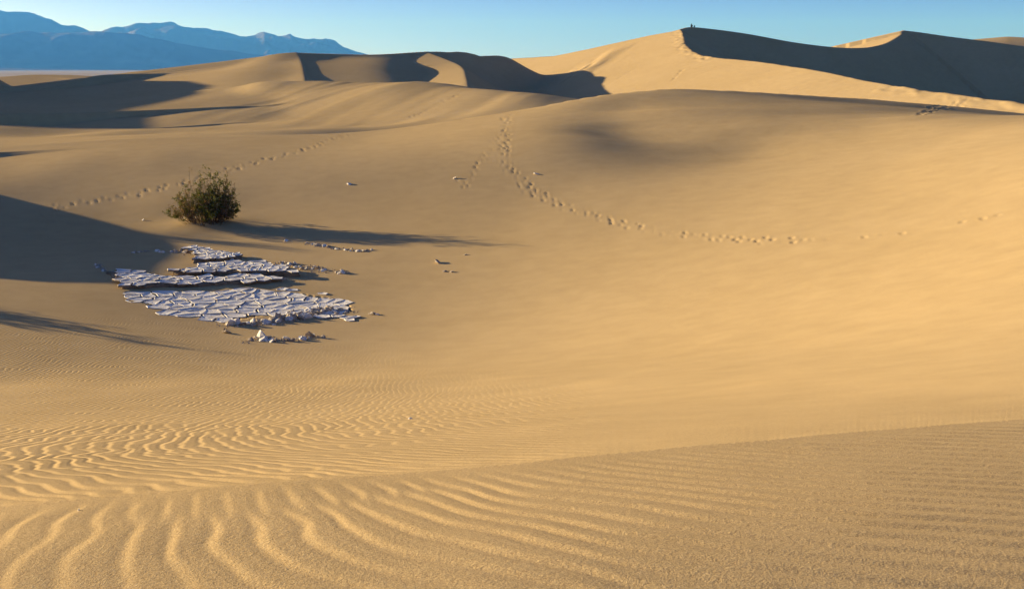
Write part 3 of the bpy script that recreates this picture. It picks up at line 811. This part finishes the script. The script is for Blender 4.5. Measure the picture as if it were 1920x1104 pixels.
bank([(458, 641), (490, 635), (515, 639), (560, 636), (600, 629)], 22, .12, .16, 'mud clod in the low outlying line before the rubble bank', 'clods of the outlying line', 110)
bank([(430, 524), (480, 521), (530, 526)], 22, .10, .22, 'mud clod under the pointed end of the upper mud shelf', 'clods under the pointed shelf end', 80)
bank([(180, 495), (190, 507), (215, 512)], 14, .11, .12, 'mud clod in the shaded curve at the end of the long shelf', 'clods of the shaded curve', 60)
for (u, v, s), lab in {(822, 493, .23): 'lone large pale mud lump with a sand tail on the bare slope', (834, 509, .13): 'small mud lump just below the lone large pale lump', (846, 510, .11): 'tiny mud lump beside the small lump below the lone large one',
        (426, 624, .16): 'single mud lump on the sand between the front bank and the outlying line', (537, 452, .14): 'dark flat mud lump at the end of the bush shadow nearest the thin line',
        (698, 589, .16): 'single mud lump on the sand past the pointed end of the broad bed', (708, 590, .11): 'small mud lump next to the lump past the pointed end of the broad bed', (872, 478, .10): 'tiny clod upslope from the lone large pale mud lump',
        (655, 345, .22): 'dark clod on the slope between the bush and the twin footprint trails', (852, 335, .2): 'clod beside the short footprint trail on the middle slope', (1006, 327, .18): 'clod just right of the long curved footprint trail',
        (770, 785, .035): 'dark twig-like scrap on the smooth near sand', (147, 957, .012): 'tiny dark scrap lying on the near sand crest', (268, 413, .12): 'small pale clod on the sand left of the bush', (490, 634, .27): 'largest dark mud lump of the outlying line in front of the beds'}.items():
    x, y = ground_at(u, v); clod(x, y, s, lab, flat=.8)

# ------------------------------------------------------------------ desert bushes
leaf_g = Mat('bush_leaf', 0.7, 0.2); leaf_g.color(leaf_g.ramp(leaf_g.noise(3, 3), [(0.35, (0.03, 0.042, 0.009)), (0.65, (0.095, 0.105, 0.02))]))
leaf_b = Mat('dry_leaf', 0.9); leaf_b.color(leaf_b.ramp(leaf_b.noise(3, 3), [(0.35, (0.12, 0.07, 0.03)), (0.65, (0.25, 0.155, 0.07))]))
wood = Mat('bush_wood', 0.9); wood.color(wood.ramp(wood.noise(6, 3), [(0.3, (0.09, 0.06, 0.04)), (0.7, (0.19, 0.14, 0.10))]))
for lm in (leaf_g, leaf_b):
    tr = lm.n.new('ShaderNodeBsdfTranslucent'); tr.inputs[0].default_value = (0.14, 0.15, 0.02, 1) if lm is leaf_g else (0.3, 0.2, 0.08, 1)
    ms = lm.n.new('ShaderNodeMixShader'); ms.inputs[0].default_value = 0.28
    lm.l.new(lm.b.outputs[0], ms.inputs[1]); lm.l.new(tr.outputs[0], ms.inputs[2]); lm.l.new(ms.outputs[0], lm.n['Material Output'].inputs['Surface'])
def bush(x, y, scale, seed, label, stems=120, sink=0.0):
    r = random.Random(seed)
    root = empty('desert_bush', (x, y, height(x, y) - sink)); tag(root, label, 'bush')
    wv, wf, gv, gf, bv, bf = [], [], [], [], [], []
    hs = np.array([(-2.3, .75), (-1.9, 1.2), (-1.5, 1.9), (-1.1, 2.5), (-.5, 2.45), (0, 2.55), (.55, 2.95), (1.0, 2.6), (1.4, 2.75), (1.7, 2.1), (2.1, 1.3)])
    def tube(pts, r0, r1):
        b = len(wv); n = len(pts)
        for k, p in enumerate(pts):
            w = r0 + (r1 - r0) * k / (n - 1)
            for j in range(3):
                a = j * 2.094 + k * .3; wv.append((p[0] + cos(a) * w, p[1] + sin(a) * w, p[2]))
        for k in range(n - 1):
            for j in range(3): wf.append((b + k * 3 + j, b + k * 3 + (j + 1) % 3, b + k * 3 + 3 + (j + 1) % 3, b + k * 3 + 3 + j))
    def leaf(p, V, F, s):
        b = len(V)
        d = Vector((r.gauss(0, 1), r.gauss(0, 1), r.gauss(.5, .8))).normalized(); e = d.cross(Vector((r.gauss(0, 1), r.gauss(0, 1), r.gauss(0, 1)))).normalized()
        L = s * r.uniform(.7, 1.5); W = L * .28; P = Vector(p)
        for q in (P, P + d * L * .5 + e * W, P + d * L, P + d * L * .5 - e * W): V.append(tuple(q * 1.0))
        F.append((b, b + 1, b + 2, b + 3))
    for k in range(stems):
        tx = r.uniform(-2.2, 2.1) ; ty = r.gauss(0, .75)
        if -1.35 < tx < -.75 and r.random() < .55: continue
        top = float(np.interp(tx, hs[:, 0], hs[:, 1])) * (r.uniform(.12, 1.0) ** .75 if r.random() < .85 else r.uniform(1.0, 1.22)) * max(.35, 1 - .12 * ty * ty)
        b0 = Vector((tx * .5 + r.gauss(0, .15), ty * .5, -.15)); t = Vector((tx + r.gauss(0, .12), ty, top))
        m = b0.lerp(t, .5) + Vector(((tx - b0.x) * .15, r.gauss(0, .1), .12))
        pts = [b0 * (1 - s) ** 2 + m * 2 * s * (1 - s) + t * s * s for s in (0, .25, .5, .75, 1)]
        tube(pts, .022, .007)
        dry = r.random() < (.72 if tx < -.6 else .36)
        V, F = (bv, bf) if dry else (gv, gf)
        for q in range(5 if dry else 6):
            s = r.uniform(.3, 1.0); p0 = b0 * (1 - s) ** 2 + m * 2 * s * (1 - s) + t * s * s
            d = Vector((r.gauss(0, .26), r.gauss(0, .26), abs(r.gauss(.22, .16)))); p1 = p0 + d
            tube([p0, p0.lerp(p1, .5) + Vector((0, 0, .02)), p1], .008, .004)
            for z in range(9 if dry else 26):
                f = r.uniform(.1, 1.1); leaf(p0.lerp(p1, f) + Vector((r.gauss(0, .035), r.gauss(0, .035), r.gauss(0, .03))), V, F, .075 if dry else .085)
    S = lambda V: [(a * scale, b * scale, c * scale) for a, b, c in V]
    obj('stems', mesh('stems', S(wv), wf), wood.m, root)
    obj('foliage', mesh('foliage', S(gv), gf), leaf_g.m, root)['label'] = 'dark green leaves'
    obj('dry_foliage', mesh('dry_foliage', S(bv), bf), leaf_b.m, root)['label'] = 'brown dry twigs and leaves'
    return root
bx_, by_ = ground_at(388, 424)
bush(bx_, by_, 0.90, 5, 'large dark green desert bush with brown dry twigs, alone on the sand behind the mud', 210)
LD = Vector((cos(SUN_AZ), -sin(SUN_AZ)))                        # the way the shadows fall
tx_, ty_ = ground_at(425, 663)
bush(tx_ - LD.x * 19.5, ty_ - LD.y * 19.5, 0.9, 8, 'desert bush casting the long streaked shadow across the rippled sand before the mud', 90)
bush(-46.0, 71.0, 0.55, 9, 'small desert bush on the crest of the shaded left dune', 70, 0.1)

# ------------------------------------------------------------------ the person resting on the summit and a bag
cloth = Mat('dark_clothing', 0.9); cloth.color(cloth.ramp(cloth.noise(20, 3), [(0.3, (0.018, 0.02, 0.028)), (0.7, (0.035, 0.036, 0.045))]))
px_, py_, _ = point(1296, 52, 315.3); pz_ = height(px_, py_)
V = {'pelvis': (0, 0, .10, .15), 'waist': (.03, 0, .30, .135), 'chest': (.10, 0, .50, .16), 'neck': (.15, 0, .66, .06), 'head': (.17, 0, .78, .10), 'crown': (.17, 0, .90, .075)}
E = [('pelvis', 'waist'), ('waist', 'chest'), ('chest', 'neck'), ('neck', 'head'), ('head', 'crown')]
for s, n in ((1, 'l'), (-1, 'r')):
    V.update({'hip' + n: (.04, s * .12, .09, .10), 'knee' + n: (.38, s * .15, .40, .065), 'ankle' + n: (.55, s * .14, .05, .045), 'toe' + n: (.72, s * .15, .03, .035),
              'sh' + n: (.11, s * .2, .57, .065), 'elb' + n: (.27, s * .24, .36, .045), 'wr' + n: (.42, s * .14, .44, .03), 'palm' + n: (.48, s * .11, .45, .032)})
    E += [('pelvis', 'hip' + n), ('hip' + n, 'knee' + n), ('knee' + n, 'ankle' + n), ('ankle' + n, 'toe' + n), ('chest', 'sh' + n), ('sh' + n, 'elb' + n), ('elb' + n, 'wr' + n), ('wr' + n, 'palm' + n)]
    for f in range(5):
        V['f%d%s' % (f, n)] = (.50 + (.045 if f else .0), s * (.06 + .022 * f), .44 - .01 * abs(f - 2), .009)
        V['g%d%s' % (f, n)] = (.50 + (.075 if f else .02), s * (.055 + .022 * f), .415 - .005 * abs(f - 2), .008)
        E += [('palm' + n, 'f%d%s' % (f, n)), ('f%d%s' % (f, n), 'g%d%s' % (f, n))]
keys = list(V); pm = bpy.data.meshes.new('person')
pm.from_pydata([V[k][:3] for k in keys], [(keys.index(a), keys.index(b)) for a, b in E], [])
person = obj('person', pm, cloth.m); person.location = (px_, py_, pz_); person.rotation_euler.z = radians(-70); person.scale = (1.12,) * 3
sk = person.modifiers.new('skin', 'SKIN'); sk.use_smooth_shade = True
for k, d in zip(keys, pm.skin_vertices[0].data): d.radius = (V[k][3], V[k][3]); d.use_root = k == 'pelvis'
person.modifiers.new('subdivision', 'SUBSURF').render_levels = 1
tag(person, 'person in dark clothes sitting on the summit of the tall dune', 'person')
bgx, bgy, _ = point(1302, 52, 316.3)
bag = empty('backpack', (bgx, bgy, height(bgx, bgy))); tag(bag, 'small dark bag resting on the dune summit beside the sitting person', 'bag')
def soft_box(name, sx, sy, sz, loc, bev, parent):
    bm = bmesh.new(); bmesh.ops.create_cube(bm, size=1.0)
    for v in bm.verts: v.co = Vector((v.co.x * sx * (1 - .18 * (v.co.z > 0)), v.co.y * sy, v.co.z * sz)) + Vector(loc)
    bmesh.ops.bevel(bm, geom=bm.edges[:], offset=bev, segments=2, affect='EDGES')
    m_ = bpy.data.meshes.new(name); bm.to_mesh(m_); bm.free(); return obj(name, m_, cloth.m, parent)
soft_box('body', .36, .24, .50, (0, 0, .23), .06, bag); soft_box('front_pocket', .26, .1, .24, (0, -.15, .15), .03, bag); soft_box('top_flap', .34, .28, .08, (0, -.01, .49), .03, bag)
for s in (-1, 1): soft_box('shoulder_strap', .05, .03, .36, (s * .1, .135, .27), .01, bag)
